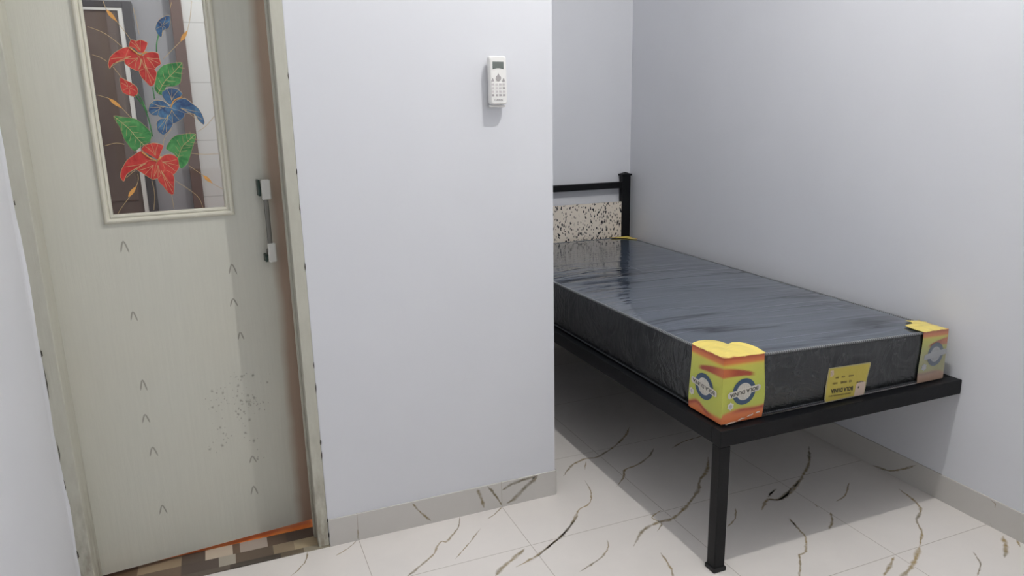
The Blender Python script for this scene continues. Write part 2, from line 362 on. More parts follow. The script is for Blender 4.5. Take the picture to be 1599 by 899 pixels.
# ---------------------------------------------------------------- room shell
XL, XR, XW, YB, YR, ZC = -1.493, 1.2064, 0.0, 1.506, -3.3, 3.1
DATA = r'''{"art":{"red":[[[0.2634,1.5315],[0.2453,1.5276],[0.2279,1.5169],[0.2153,1.5047],[0.2082,1.4874],[0.2098,1.4754],[0.2184,1.4876],[0.2312,1.4929],[0.2479,1.4984],[0.2659,1.5125]],[[0.2479,1.4984],[0.2498,1.488],[0.2615,1.4777],[0.2769,1.4709],[0.2848,1.4815],[0.2874,1.5025],[0.2793,1.5163],[0.2648,1.5298]],[[0.2638,1.5349],[0.2707,1.5506],[0.2832,1.5475],[0.2934,1.5512],[0.309,1.5447],[0.304,1.5307],[0.2959,1.5183],[0.2846,1.5198],[0.2762,1.53]],[[0.2948,1.5096],[0.3058,1.5185],[0.3193,1.5206],[0.3322,1.5173],[0.3338,1.5033],[0.3355,1.4892],[0.3246,1.482],[0.3168,1.473],[0.3037,1.4747],[0.2955,1.4886]],[[0.28,1.4691],[0.2909,1.478],[0.3041,1.4782],[0.3187,1.4748],[0.3224,1.4642],[0.3123,1.4357],[0.3033,1.4304],[0.2932,1.4428],[0.2846,1.4534]],[[0.2793,1.5163],[0.2874,1.5025],[0.2848,1.4815],[0.2769,1.4709],[0.294,1.4763],[0.3006,1.4764],[0.2959,1.4921],[0.2948,1.5096],[0.2856,1.5146]]],"red2":[[[0.2602,1.2569],[0.2424,1.2485],[0.2206,1.233],[0.2042,1.2081],[0.1986,1.1901],[0.2052,1.1768],[0.2159,1.1965],[0.2409,1.2099],[0.2605,1.2052],[0.2835,1.2264]],[[0.2409,1.2099],[0.2529,1.1982],[0.2776,1.1781],[0.2921,1.1848],[0.2966,1.222],[0.2771,1.2304]],[[0.2607,1.2606],[0.2687,1.2713],[0.2897,1.2779],[0.303,1.2756],[0.316,1.2695],[0.307,1.2513],[0.2979,1.2331],[0.2852,1.2411]],[[0.3047,1.2328],[0.3163,1.2435],[0.3337,1.2446],[0.3483,1.2346],[0.3487,1.2082],[0.3343,1.19],[0.3209,1.1945],[0.3085,1.2065]],[[0.2916,1.1811],[0.308,1.2027],[0.3278,1.1941],[0.333,1.1787],[0.3259,1.1333],[0.3142,1.1379],[0.3026,1.1577],[0.2937,1.1696]],[[0.2932,1.2222],[0.3047,1.2328],[0.3119,1.2063],[0.3076,1.199],[0.2916,1.1811],[0.2814,1.1816]]],"redbud":[[[0.2318,1.4531],[0.2445,1.4461],[0.2566,1.4392],[0.2683,1.4286],[0.2698,1.4144],[0.2619,1.4038],[0.2461,1.4075],[0.234,1.4146],[0.2304,1.4321]]],"bluebud":[[[0.3381,1.5941],[0.346,1.6048],[0.3604,1.614],[0.3724,1.6163],[0.372,1.5989],[0.367,1.5848],[0.3527,1.5773],[0.3456,1.5597],[0.3381,1.5664],[0.3338,1.5801]]],"blue":[[[0.3299,1.4142],[0.3481,1.425],[0.3684,1.4231],[0.3807,1.4104],[0.3687,1.3959],[0.3464,1.3815],[0.3315,1.3998]],[[0.2957,1.3821],[0.3104,1.3928],[0.3304,1.3908],[0.3455,1.3743],[0.3276,1.3672],[0.3124,1.3529],[0.2989,1.3532],[0.2902,1.3642]],[[0.349,1.3742],[0.3648,1.3923],[0.3862,1.3976],[0.4022,1.3846],[0.4182,1.3697],[0.4268,1.3509],[0.4301,1.3326],[0.4274,1.3247],[0.4162,1.3362],[0.4059,1.355],[0.3816,1.3573],[0.3645,1.3594]],[[0.3125,1.3541],[0.3219,1.3757],[0.3452,1.3717],[0.3685,1.3641],[0.3815,1.3565],[0.3768,1.3456],[0.3616,1.3348],[0.3472,1.3296],[0.3384,1.3426],[0.3184,1.3467]],[[0.3065,1.3323],[0.3179,1.343],[0.3384,1.3426],[0.347,1.3277],[0.3345,1.3096],[0.3195,1.299],[0.3072,1.3104]]],"leaf":[[[0.3266,1.4714],[0.3418,1.4857],[0.3627,1.4913],[0.3903,1.4935],[0.3853,1.4647],[0.3789,1.4394],[0.3624,1.4304],[0.3417,1.4286],[0.3324,1.407],[0.3193,1.4107],[0.3126,1.425],[0.319,1.45]],[[0.2034,1.3524],[0.2287,1.3484],[0.2545,1.3443],[0.2754,1.3258],[0.2895,1.3036],[0.2834,1.2818],[0.262,1.2715],[0.2436,1.2576],[0.2346,1.2653],[0.2214,1.2911],[0.2154,1.3201]],[[0.322,1.2619],[0.3388,1.2873],[0.3573,1.2979],[0.4031,1.2984],[0.3898,1.2593],[0.3728,1.2184],[0.3535,1.2041],[0.3478,1.2309],[0.3409,1.2462]]],"leafmid":[[[0.3193,1.4107],[0.34,1.4429],[0.3668,1.4682],[0.3903,1.4935]],[[0.2034,1.3524],[0.2349,1.3196],[0.2514,1.2938],[0.2687,1.2713]],[[0.3478,1.2309],[0.3639,1.264],[0.3836,1.2821],[0.4031,1.2984]]],"bud":[[[0.2216,1.6249],[0.2429,1.5956]],[[0.3934,1.5505],[0.4139,1.5794]],[[0.1982,1.399],[0.2269,1.3722]],[[0.2113,1.1337],[0.2349,1.162]],[[0.4099,1.182],[0.4327,1.1574]]],"stem":[[[0.3397,1.5664],[0.3318,1.5418],[0.3292,1.5208]],[[0.2624,1.4074],[0.2811,1.3715],[0.2883,1.3356],[0.2918,1.2951]],[[0.3081,1.4286],[0.3092,1.3964]],[[0.2694,1.4109],[0.2771,1.393],[0.2864,1.3606]]],"line":[[[0.2167,1.6462],[0.2216,1.6249]],[[0.2429,1.5956],[0.2627,1.564],[0.281,1.5302]],[[0.1725,1.5812],[0.2033,1.5689],[0.2263,1.5527],[0.2459,1.5328]],[[0.1738,1.5107],[0.1916,1.5043],[0.206,1.4943]],[[0.2185,1.4807],[0.2343,1.4548]],[[0.1725,1.4078],[0.1982,1.399]],[[0.2269,1.3722],[0.2478,1.3433]],[[0.433,1.6573],[0.4248,1.615],[0.4139,1.5794]],[[0.3934,1.5505],[0.3667,1.5251],[0.3439,1.5034]],[[0.2859,1.6329],[0.2897,1.5991],[0.2919,1.5649]],[[0.1723,1.2748],[0.2006,1.281],[0.2196,1.2767]],[[0.1788,1.0874],[0.191,1.1052],[0.2146,1.1334]],[[0.2349,1.162],[0.2423,1.1802],[0.2424,1.195]],[[0.2754,1.1745],[0.2777,1.1366],[0.2705,1.0915]],[[0.3207,1.1337],[0.3228,1.0912]],[[0.3356,1.1709],[0.3744,1.1378],[0.3919,1.1172],[0.3997,1.0892]],[[0.3739,1.2126],[0.4099,1.182]],[[0.4327,1.1574],[0.4637,1.1358]],[[0.3831,1.2463],[0.4182,1.2411],[0.4583,1.2413]],[[0.411,1.3057],[0.4343,1.322],[0.4587,1.3478]],[[0.3761,1.6337],[0.3815,1.6512]],[[0.3418,1.3131],[0.322,1.2915],[0.316,1.2695]]],"stamen":[[[0.2634,1.5315],[0.2765,1.5197],[0.2885,1.5112]],[[0.2885,1.5112],[0.2992,1.5184],[0.306,1.5203]],[[0.2597,1.2533],[0.2749,1.2397],[0.2938,1.2277]],[[0.2938,1.2277],[0.3073,1.2402]],[[0.3473,1.3743],[0.358,1.3923],[0.3797,1.4013]]],"chev":[[0.1827,1.0126],[0.181,0.8094],[0.1799,0.6025],[0.1735,0.4957],[0.181,0.3894],[0.1839,0.1959],[0.4596,0.9154],[0.4523,0.8096],[0.4618,0.7031],[0.4568,0.2903],[0.4505,0.1864]],"dots":[[0.3627,0.5301],[0.3749,0.522],[0.3932,0.5183],[0.3955,0.4991],[0.3771,0.4816],[0.4355,0.5152],[0.439,0.5333],[0.4526,0.5617],[0.4353,0.5621],[0.4329,0.457],[0.4239,0.4514],[0.4296,0.4406],[0.4424,0.4835],[0.4323,0.5008],[0.464,0.4961],[0.4646,0.4674],[0.4692,0.4626],[0.4855,0.558],[0.4817,0.4848],[0.4933,0.4439],[0.5073,0.464],[0.461,0.4144],[0.4449,0.3735],[0.4676,0.3408],[0.3729,0.3483],[0.3883,0.3831],[0.3726,0.4078],[0.3803,0.3869],[0.3359,0.344],[0.4718,0.2765],[0.5256,0.5274],[0.4469,0.4444],[0.4586,0.4763],[0.3588,0.4788],[0.4653,0.4749]]},"veins":[[1.0,[[-0.3649,-0.0076],[-0.3857,-0.061],[-0.4222,-0.1046],[-0.4525,-0.1314],[-0.4619,-0.1215],[-0.4886,-0.149],[-0.5066,-0.1792],[-0.5488,-0.2132],[-0.609,-0.2557],[-0.6384,-0.2726]]],[0.7,[[-0.208,-0.0057],[-0.2539,-0.0445],[-0.2823,-0.0574]]],[0.7,[[-0.7135,-0.0037],[-0.7493,-0.0385],[-0.791,-0.0636]]],[1.2,[[0.0097,-0.1498],[-0.0508,-0.2168],[-0.1047,-0.2578],[-0.1301,-0.2694],[-0.2052,-0.3132],[-0.2547,-0.3333],[-0.2966,-0.3454]]],[1.8,[[-0.233,-0.2683],[-0.3014,-0.3126],[-0.3325,-0.3295],[-0.369,-0.3619]]],[0.5,[[-0.3217,-0.1018],[-0.3922,-0.1752],[-0.4545,-0.2342]]],[1.3,[[0.0867,0.1063],[0.1548,0.1695],[0.2253,0.1967],[0.2802,0.192],[0.3899,0.2469],[0.4821,0.3166],[0.5434,0.3834]]],[0.5,[[0.1837,0.118],[0.2206,0.1789]]],[0.8,[[0.1446,0.0439],[0.1215,-0.049],[0.0796,-0.1111],[0.026,-0.1334],[-0.0056,-0.1789],[-0.0729,-0.2337],[-0.1198,-0.2666],[-0.1819,-0.3032],[-0.2142,-0.3259]]],[0.9,[[0.027,-0.332],[0.0125,-0.3644],[-0.0223,-0.399],[-0.0735,-0.4244],[-0.1315,-0.445]]],[1.1,[[0.2287,-0.0467],[0.2829,-0.0008],[0.3249,0.0539],[0.3803,0.0669],[0.4645,0.1079],[0.5254,0.1633]]],[1.6,[[0.086,-0.3971],[0.1559,-0.3359],[0.2285,-0.3126],[0.2886,-0.3107],[0.3677,-0.2716],[0.4374,-0.2242],[0.491,-0.1822],[0.5328,-0.1318],[0.6089,-0.0751],[0.6782,0.0104]]],[0.7,[[0.2002,-0.3557],[0.2414,-0.3183],[0.2304,-0.2774],[0.2865,-0.2504]]],[0.8,[[0.1432,-0.4602],[0.133,-0.516],[0.1205,-0.5566],[0.0931,-0.5999]]],[0.9,[[0.592,0.1329],[0.6658,0.1643],[0.783,0.1783]]],[1.5,[[0.5974,-0.39],[0.6659,-0.3432],[0.6996,-0.3584],[0.7935,-0.3188],[0.8806,-0.2716]]],[0.8,[[0.6759,-0.3317],[0.7415,-0.2954]]],[0.7,[[0.4242,-0.4282],[0.48,-0.3965],[0.5273,-0.3433]]],[0.6,[[0.6444,-0.4701],[0.631,-0.5138]]],[1.4,[[0.6676,-0.344],[0.7081,-0.3622],[0.8203,-0.314],[0.9149,-0.2511],[0.9959,-0.1938],[1.1051,-0.0806]]],[0.8,[[0.6879,-0.3209],[0.7468,-0.2978]]],[1.0,[[0.6461,-0.4709],[0.6225,-0.5443],[0.6112,-0.5794],[0.5498,-0.641],[0.5256,-0.6424],[0.4968,-0.6774],[0.4492,-0.7234],[0.4168,-0.7537]]],[0.5,[[0.7931,-0.4241],[0.7834,-0.4584]]],[1.1,[[0.716,-0.5725],[0.7645,-0.5383],[0.7986,-0.4953]]],[0.8,[[0.8718,-0.4517],[0.9326,-0.4312],[1.0182,-0.3691]]],[1.1,[[1.1393,-0.475],[1.1176,-0.5623],[1.0856,-0.6092],[1.0151,-0.6505],[0.9759,-0.7022],[0.8973,-0.7583]]],[1.9,[[0.8973,-0.7583],[0.8032,-0.8133],[0.7358,-0.8403],[0.6879,-0.852]]],[1.4,[[0.6719,-0.822],[0.7078,-0.8054],[0.7786,-0.7669]]],[0.7,[[1.0197,-0.8438],[0.991,-0.8849],[0.964,-0.9076],[0.9181,-0.9309]]],[1.6,[[1.0755,-0.9047],[1.1379,-0.8654],[1.1857,-0.8225]]],[0.9,[[1.2017,-0.8557],[1.1737,-0.8876]]],[0.7,[[2.7301,-0.078],[2.7008,-0.0957]]],[0.8,[[-0.8715,-0.0065],[-0.8801,-0.0487],[-0.9065,-0.0876],[-0.9323,-0.1122]]]],"bveins":[[1.2,[[-0.5248,0.0894],[-0.5015,0.0532],[-0.4652,0.0099]]],[2,[[-0.2978,0.0882],[-0.2853,0.0574],[-0.2745,0.0125]]],[1.3,[[-0.2605,0.0937],[-0.2376,0.0604],[-0.2079,0.0073]]],[1.6,[[-0.2065,0.0639],[-0.175,0.078],[-0.1399,0.0844],[-0.0688,0.0901]]],[2.2,[[-0.0689,0.0865],[-0.1049,0.0658],[-0.1264,0.0492],[-0.1622,0.0216],[-0.1905,0.0103]]],[0.8,[[-0.7107,0.004],[-0.708,0.0435]]]],"rveins":[[1.2,[[-0.3096,-0.0027],[-0.3845,0.015],[-0.4441,0.0519],[-0.4843,0.0834]]],[1.2,[[-0.762,0.0889],[-0.7766,0.0851],[-0.7772,0.0702]]],[0.8,[[-0.769,0.012],[-0.7775,0.0014]]]]}'''
D_ = json.loads(DATA)
bm = bmesh.new(); lay = bm.verts.layers.float.new('fade')
# one slab whose top is the tiled floor; the veins lie in the same mesh
box(bm, XL-.1, XR+.1, YR-.1, -.0042, -.08, 0)
box(bm, -.7999, XR+.1, -.0042, .1, -.08, 0); box(bm, XW-.1, XR+.1, .1, YB+.1, -.08, 0)
for wd, pts in D_['veins']:
    pl = smooth_line([(p[0], p[1], .0003) for p in pts], .012)
    mark(bm, lay, pl, .0052*wd, (0,0,1), 1, .0012)
struct(obj('floor', bm, [M['marble'], M['vein']], keep=True), 'glossy cream marble tile floor with brown veins', 'floor')

def skin_edge(bm, x, z0, z1, side):
    """wavy lip of skim plaster along the door frame, with small dark gaps"""
    n = 60; pts = []
    for k in range(n+1):
        z = z0 + (z1-z0)*k/n; pts.append((x + side*(.0025*math.sin(z*9) + .0018*math.sin(z*23+1) + random.uniform(-.0008, .0008)), z))
    a = [bm.verts.new((p[0], -.0025, p[1])) for p in pts]; b = [bm.verts.new((x - side*.02, -.0025, p[1])) for p in pts]
    c = [bm.verts.new((p[0], .002, p[1])) for p in pts]
    for k in range(n):
        bm.faces.new((a[k], a[k+1], b[k+1], b[k])); bm.faces.new((a[k], c[k], c[k+1], a[k+1]))
bm = bmesh.new()
box(bm, -.80, XW, 0, .10, 0, ZC); box(bm, XL, -.80, 0, .10, 2.06, ZC)
box(bm, -.10, XW, .10, YB, 0, ZC)
for z0, z1, t_ in ((.028,.052,.0016), (.085,.10,.0014), (.30,.335,.0016), (.35,.37,.0022), (.52,.56,.0016), (.60,.625,.0012), (.90,.93,.0012), (1.07,1.10,.001), (1.18,1.2,.0012), (1.44,1.46,.001)):
    zc = (z0+z1)/2
    poly_slab(bm, [(-.8012, -.0022, z0), (-.8012+t_, -.0022, zc-.004), (-.8018+t_*1.6, -.0022, zc+.006), (-.8012, -.0022, z1), (-.803, -.0022, zc)], (0,-1,0), .0006, 1)
struct(obj('wall_partition', bm, [M['wall'], M['crack']]), 'white painted partition wall between the door and the bed alcove', 'wall')
bm = bmesh.new(); box(bm, XW, XR, YB, YB+.1, 0, ZC)
struct(obj('wall_back', bm, M['wall']), 'white painted back wall of the alcove behind the headboard', 'wall')
bm = bmesh.new(); box(bm, XR, XR+.1, YR, YB+.1, 0, ZC)
struct(obj('wall_right', bm, M['wall']), 'white painted long wall at the right of the bed', 'wall')
bm = bmesh.new(); box(bm, XL-.1, XL, YR, YB+.1, 0, ZC)
# rounded corner run of plaster beside the door frame
n = 70; prev = None
for k in range(n+1):
    z = ZC*k/n; wv = .002*math.sin(z*8) + .0016*math.sin(z*19+2) + random.uniform(-.0007,.0007)
    cur = [bm.verts.new((XL-.001, -.03, z)), bm.verts.new((XL+.002, -.012, z)), bm.verts.new((XL+.005+wv, -.003, z)), bm.verts.new((XL+.004+wv, .002, z)), bm.verts.new((XL-.001, .002, z))]
    if prev:
        for j in range(4): bm.faces.new((prev[j], prev[j+1], cur[j+1], cur[j]))
    prev = cur
for z0, z1, t_ in ((.02,.06,.004), (.14,.17,.004), (.35,.39,.002), (.44,.50,.0022), (.62,.72,.0024), (.74,.76,.003), (1.14,1.15,.002)):
    zc = (z0+z1)/2
    poly_slab(bm, [(XL+.0048, -.0034, z0), (XL+.0052+t_, -.0034, zc-.006), (XL+.005+t_*.9, -.0034, zc+.006), (XL+.0048, -.0034, z1)], (0,-1,0), .0006, 1)
struct(obj('wall_left', bm, [M['wall'], M['crack']]), 'white painted wall at the far left beside the door frame', 'wall')
bm = bmesh.new(); box(bm, XL-.1, -.90, YR-.1, YR, 0, ZC); box(bm, .70, XR+.1, YR-.1, YR, 0, ZC); box(bm, -.90, .70, YR-.1, YR, 0, .95); box(bm, -.90, .70, YR-.1, YR, 2.25, ZC)
struct(obj('wall_rear', bm, M['wall']), 'white painted wall behind the viewer', 'wall')
bm = bmesh.new(); box(bm, XL-.1, XR+.1, YR-.1, YB+.1, ZC, ZC+.1)
struct(obj('ceiling', bm, M['ceiling']), 'plain white ceiling', 'ceiling')

fill_win = thing('fill_window_1', 'added white framed window behind the viewer, holding the fill light', 'window', (-.1, YR, .95), kind='structure')  # unseen window, added as a housing for the fill light
bm = bmesh.new()
for x0, x1, z0, z1 in ((-.8998,-.85,.9502,2.2498), (.65,.6998,.9502,2.2498), (-.85,.65,.9502,1.0), (-.85,.65,2.2,2.2498), (-.12,-.08,1.0,2.2)): box(bm, x0, x1, YR-.08, YR-.02, z0, z1, bev=.003)
obj('fill_window_frame', bm, M['molding'], fill_win)
bm = bmesh.new(); box(bm, -.85, .65, YR-.055, YR-.049, 1.0, 2.2); obj('fill_window_pane', bm, M['glass'], fill_win)

# skirting tiles
BT, BH = .006, .094
bm = bmesh.new(); lay = bm.verts.layers.float.new('fade')
box(bm, -.7985, XW, -BT, 0, 0, BH)
for wd, pts in D_['bveins']:
    mark(bm, lay, smooth_line([(p[0], -BT-.0003, min(p[1], BH-.001)) for p in pts], .008), .004*wd, (0,-1,0), 1, .0008)
struct(obj('baseboard_partition', bm, [M['base_x'], M['vein_b']], keep=True), 'marble tile skirting along the partition wall', 'skirting')
bm = bmesh.new(); lay = bm.verts.layers.float.new('fade')
box(bm, XR-BT, XR, YR, YB, 0, BH)
for wd, pts in D_['rveins']:
    mark(bm, lay, smooth_line([(XR-BT-.0003, p[0], max(.002, min(p[1], BH-.001))) for p in pts], .008), .004*wd, (-1,0,0), 1, .0008)
struct(obj('baseboard_right', bm, [M['base_y'], M['vein_b']], keep=True), 'marble tile skirting along the right wall', 'skirting')
bm = bmesh.new(); box(bm, XW, XR-BT, YB-BT, YB, 0, BH)
struct(obj('baseboard_back', bm, M['base_x']), 'marble tile skirting behind the head of the bed', 'skirting')
bm = bmesh.new(); box(bm, XW, XW+BT, 0, YB-BT, 0, BH)
struct(obj('baseboard_alcove', bm, M['base_y']), 'marble tile skirting on the alcove side of the partition', 'skirting')

# ---------------------------------------------------------------- bathroom seen through the door's glass
bm = bmesh.new(); box(bm, XL, -.10, .131, YB, -.08, 0)
struct(obj('floor_bathroom', bm, M['orange_tile']), 'orange tile floor showing under the door', 'floor')
bm = bmesh.new(); box(bm, XL, -.10, 1.47, YB+.1, 0, ZC)
struct(obj('wall_bathroom', bm, M['grey_wall']), 'grey wall seen through the glass of the door', 'wall')
bm = bmesh.new(); box(bm, -1.071, -.10, 1.44, 1.47, 0, ZC)
struct(obj('wall_tiled', bm, M['white_tile']), 'white tiled wall strip seen at the right of the door glass', 'wall')
bm = bmesh.new(); box(bm, -1.117, -1.0711, 1.425, 1.47, 0, ZC, bev=.003)
struct(obj('trim_2', bm, M['post']), 'dark brown upright post seen through the door glass', 'post')
d2 = thing('door_2', 'dark brown inner door in a charcoal frame seen through the glass', 'door', (-1.38, 1.45, 0), kind='structure')
bm = bmesh.new()
box(bm, -1.300, -1.262, 1.43, 1.47, 0, 1.826, bev=.003); box(bm, -1.489, -1.300, 1.43, 1.47, 1.80, 1.826, bev=.003)
obj('door_frame', bm, M['dark_frame'], d2)
bm = bmesh.new(); box(bm, -1.318, -1.3002, 1.434, 1.47, 0, 1.80); box(bm, -1.489, -1.318, 1.434, 1.47, 1.789, 1.80)
obj('lit_gap_strip', bm, M['white_plastic'], d2, 'white strip painted as the lit gap inside the frame')  # white strip stands in for light through the open door gap
bm = bmesh.new(); box(bm, -1.489, -1.3182, 1.444, 1.469, .01, 1.7888)
box(bm, -1.47, -1.335, 1.438, 1.445, 1.0, 1.70, bev=.003); box(bm, -1.47, -1.335, 1.438, 1.445, .15, .88, bev=.003)
obj('door_panel', bm, M['brown_door'], d2)

# threshold of patchwork tiles under the door
bm = bmesh.new(); tl = bm.verts.layers.float_color.new('tint')
def patch(x0, x1, y0, y1, col, z=.004):
    n0 = len(bm.verts); box(bm, x0, x1, y0, y1, -.06, z); bm.verts.ensure_lookup_table()
    for v in bm.verts[n0:]: v[tl] = lin(*col)
px = lambda a: -1.0 + (140 + a/4 - 412)*.00196
rear = [(-1.4928, px(350), (104,84,66)), (px(350), px(600), (150,132,108)), (px(600), px(740), (92,80,70)), (px(740), px(905), (196,180,160)), (px(905), px(950), (112,92,76)), (px(950), px(1120), (172,158,146)), (px(1120), px(1240), (96,78,64)), (px(1240), -.80, (84,70,60))]
front = [(-1.4928, px(180), (120,96,74)), (px(180), px(350), (172,138,102)), (px(350), px(600), (112,94,78)), (px(600), px(820), (86,74,66)), (px(820), px(920), (168,160,146)), (px(920), px(1150), (98,84,70)), (px(1150), px(1280), (140,124,102)), (px(1280), -.80, (168,152,124))]
for a, b, c in rear: patch(a, b, .072, .1308, c)
for a, b, c in front: patch(a, b, .018, .0718, c)
patch(-1.4928, -1.10, -.004, .0178, (98,88,78)); patch(-1.10, -.95, -.004, .0178, (70,62,54)); patch(-.95, -.88, -.004, .0178, (104,92,76)); patch(-.88, -.80, -.004, .0178, (150,142,124))
struct(obj('trim_3', bm, M['mosaic']), 'patchwork brown and cream tile threshold under the door', 'threshold')

# ---------------------------------------------------------------- door frame and door
HX, HY, TH = -1.4548, .095, math.radians(6)
ff = thing('trim_1', 'pale greenish painted door frame with chipped lower edges', 'door frame', (-1.15, .05, 0), kind='structure')
bm = bmesh.new()
box(bm, XL+.0005, -1.4548, -.0015, .105, .0045, 2.06, bev=.002)
obj('hinge_jamb', bm, M['frame'], ff)
bm = bmesh.new(); box(bm, -.834, -.8004, -.0015, .13, .0045, 2.06, bev=.002); box(bm, -.8405, -.8339, .058, .088, .0045, 2.03, bev=.0015)
obj('lock_jamb', bm, M['frame'], ff)
bm = bmesh.new(); box(bm, -1.4546, -.8342, -.0015, .13, 2.03, 2.06, bev=.002)
obj('head_jamb', bm, M['frame'], ff)

door = thing('door_1', 'pale grey-green wooden door with a flower-painted glass pane', 'door', (HX, HY, 0), TH, 'structure')
DW, DT = .625, .032
G0, G1, GZ0, GZ1 = .168, .462, 1.086, 1.88
bm = bmesh.new(); lay = bm.verts.layers.float.new('fade')
box(bm, .0002, G0, 0, DT, .016, 2.02); box(bm, G1, DW, 0, DT, .016, 2.02)
box(bm, G0, G1, 0, DT, .016, GZ0); box(bm, G0, G1, 0, DT, GZ1, 2.02)
def dp(s, z, o=0.): return Vector((s, -o, z))
for s, z in D_['art']['chev']:
    h = random.uniform(.022, .032); wv = random.uniform(.008, .011)
    mark(bm, lay, smooth_line([dp(s-wv, z-h, .0003), dp(s-wv*.45, z-h*.3, .0003), dp(s, z, .0003), dp(s+wv*.5, z-h*.35, .0003), dp(s+wv*1.1, z-h*1.1, .0003)], .004), .0030, (0,-1,0), 1)
for s, z in D_['art']['dots']:
    blot(bm, lay, dp(s, z, .0004), random.uniform(.003, .0062), (1,0,0), (0,0,1), 1)
    for k in range(3): blot(bm, lay, dp(s+random.gauss(0,.012), z+random.gauss(0,.016), .0004), random.uniform(.0012, .003), (1,0,0), (0,0,1), 1)
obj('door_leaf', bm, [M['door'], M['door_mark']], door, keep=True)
# molding round the glass
def ring_profile(bm, s0, s1, z0, z1, prof, mi=0):
    """mitred picture-frame molding; prof = [(inset from the outer edge, height)]"""
    rows = []
    for ins, h in prof:
        rows.append([bm.verts.new((s0+ins, -h, z0+ins)), bm.verts.new((s1-ins, -h, z0+ins)), bm.verts.new((s1-ins, -h, z1-ins)), bm.verts.new((s0+ins, -h, z1-ins))])
    for a, b in zip(rows, rows[1:]):
        for k in range(4): bm.faces.new((a[k], a[(k+1)%4], b[(k+1)%4], b[k])).material_index = mi
bm = bmesh.new()
ring_profile(bm, .143, .484, 1.063, 1.90, [(0,0),(.001,.005),(.004,.009),(.008,.0105),(.012,.0095),(.014,.006),(.016,.0045),(.018,.007),(.022,.007),(.0245,.004),(.0248,-.012)])
obj('glass_molding', bm, M['molding'], door, 'cream molding round the glass')
bm = bmesh.new(); box(bm, G0-.004, G1+.004, .012, .017, GZ0-.004, GZ1+.004)
pane = obj('glass_pane', bm, M['glass'], door)
A = D_['art']; GY = .0118
def flat(p, o=0.): return Vector((p[0], GY-o, p[1]))
def art(name, polys, pm, label, strokes=(), veins=5, throat=None):
    bm = bmesh.new(); zo = 0.
    for pg in polys:
        zo += .00012
        P = closed_smooth([flat(p, zo) for p in pg], .004)
        # fan of triangles keeps concave petals clean
        poly_slab(bm, P, (0,-1,0), .0008, 0)
        tube(bm, P + [P[0], P[1]], .00095, 5, 1, False)
        c = sum((flat(p, zo+.0009) for p in pg), Vector())/len(pg)
        if throat is None:
            for k in range(veins):
                e = P[int((k+.5)*len(P)/veins)]; e = Vector((e.x, c.y, e.z))
                tube(bm, [c.lerp(e, .12), c.lerp(e, .5) + Vector((.0012, 0, .0008)), c.lerp(e, .86)], .0005, 4, 1, False)
        else:
            # ribs fan out of the throat and follow each petal to its far rim
            th_ = Vector((throat[0], c.y, throat[1])); ax = (c - th_); L0 = ax.length
            far = sorted(P, key=lambda q: -((q - th_).dot(ax.normalized()) if L0 > .004 else (q-th_).length))[:max(4, len(P)//3)]
            far.sort(key=lambda q: math.atan2((q-th_).z, (q-th_).x)); st0 = .25 if L0 > .004 else .1
            for k in range(3):
                e = far[int((k+.5)*len(far)/3)]; e = Vector((e.x, c.y, e.z)); mid = c.lerp((th_+e)/2, .45)
                a_ = th_.lerp(c, .45)
                tube(bm, smooth_line([a_, a_.lerp(e, .5)*.5 + mid*.5, a_.lerp(e, .93)], .004), .00055, 4, 1, False)
    for st in strokes: tube(bm, smooth_line([flat(p, zo+.0012) for p in st], .004), .0018, 6, 2)
    me_o = obj(name, bm, [pm, M['p_gold'], M['p_orange']], pane, label)
    t_ = me_o.modifiers.new('tri', 'TRIANGULATE'); t_.ngon_method = 'BEAUTY'
    return me_o
art('painted_flower', A['red'], M['p_red'], 'upper red lily painted on the glass', A['stamen'][:2], throat=(0.2918, 1.5113))
art('painted_flower', A['red2'], M['p_red'], 'lower red lily painted on the glass', A['stamen'][2:4], throat=(0.294, 1.2288))
art('painted_flower', A['blue'], M['p_blue'], 'blue lily painted on the glass', A['stamen'][4:], throat=(0.3503, 1.3797))
art('painted_bud', A['redbud'], M['p_red'], 'red bud painted on the glass', veins=6)
art('painted_bud', A['bluebud'], M['p_blue'], 'blue bud painted at the top of the glass', veins=6)
for pg, md in zip(A['leaf'], A['leafmid']):
    bm = bmesh.new(); P = closed_smooth([flat(p, .0001) for p in pg], .004)
    poly_slab(bm, P, (0,-1,0), .0008, 0); tube(bm, P + [P[0], P[1]], .0006, 5, 1, False)
    ml = smooth_line([flat(p, .001) for p in md], .004); tube(bm, ml, .0007, 5, 1)
    n = len(ml)
    for k in range(2, n-2, max(2, n//6)):
        t_ = (ml[k+1]-ml[k-1]).normalized(); s_ = Vector((t_.z, 0, -t_.x))
        for sg in (-1, 1):
            L_ = .020*math.sin(math.pi*(k/n*.8+.12))
            tube(bm, [ml[k], ml[k] + (t_*.5 + s_*sg*.8)*L_*.6, ml[k] + (t_*.75 + s_*sg)*L_], .0004, 4, 1, False)
    o = obj('painted_leaf', bm, [M['p_green'], M['p_gold']], pane, 'green leaf painted on the glass')
    o.modifiers.new('tri', 'TRIANGULATE')
for a, b in A['bud']:
    bm = bmesh.new()
    a, b = flat(a, .001), flat(b, .001)
    P = [a.lerp(b, t_) for t_ in (0, .15, .35, .6, .85, 1)]
    for i in range(len(P)): P[i].y = GY - .0005
    sd = Vector((-(b-a).z, 0, (b-a).x)).normalized(); ws = (.0006, .003, .0048, .0044, .002, .0005)
    poly_slab(bm, [p + sd*w_ for p, w_ in zip(P, ws)] + [p - sd*w_ for p, w_ in list(zip(P, ws))[::-1]], (0,-1,0), .001, 0)
    obj('painted_seed_head', bm, M['p_orange'], pane, 'orange seed head painted on the glass')
bm = bmesh.new()
for ln in A['line']: tube(bm, smooth_line([flat(p, .0003) for p in ln], .006), .00065, 5, 0)
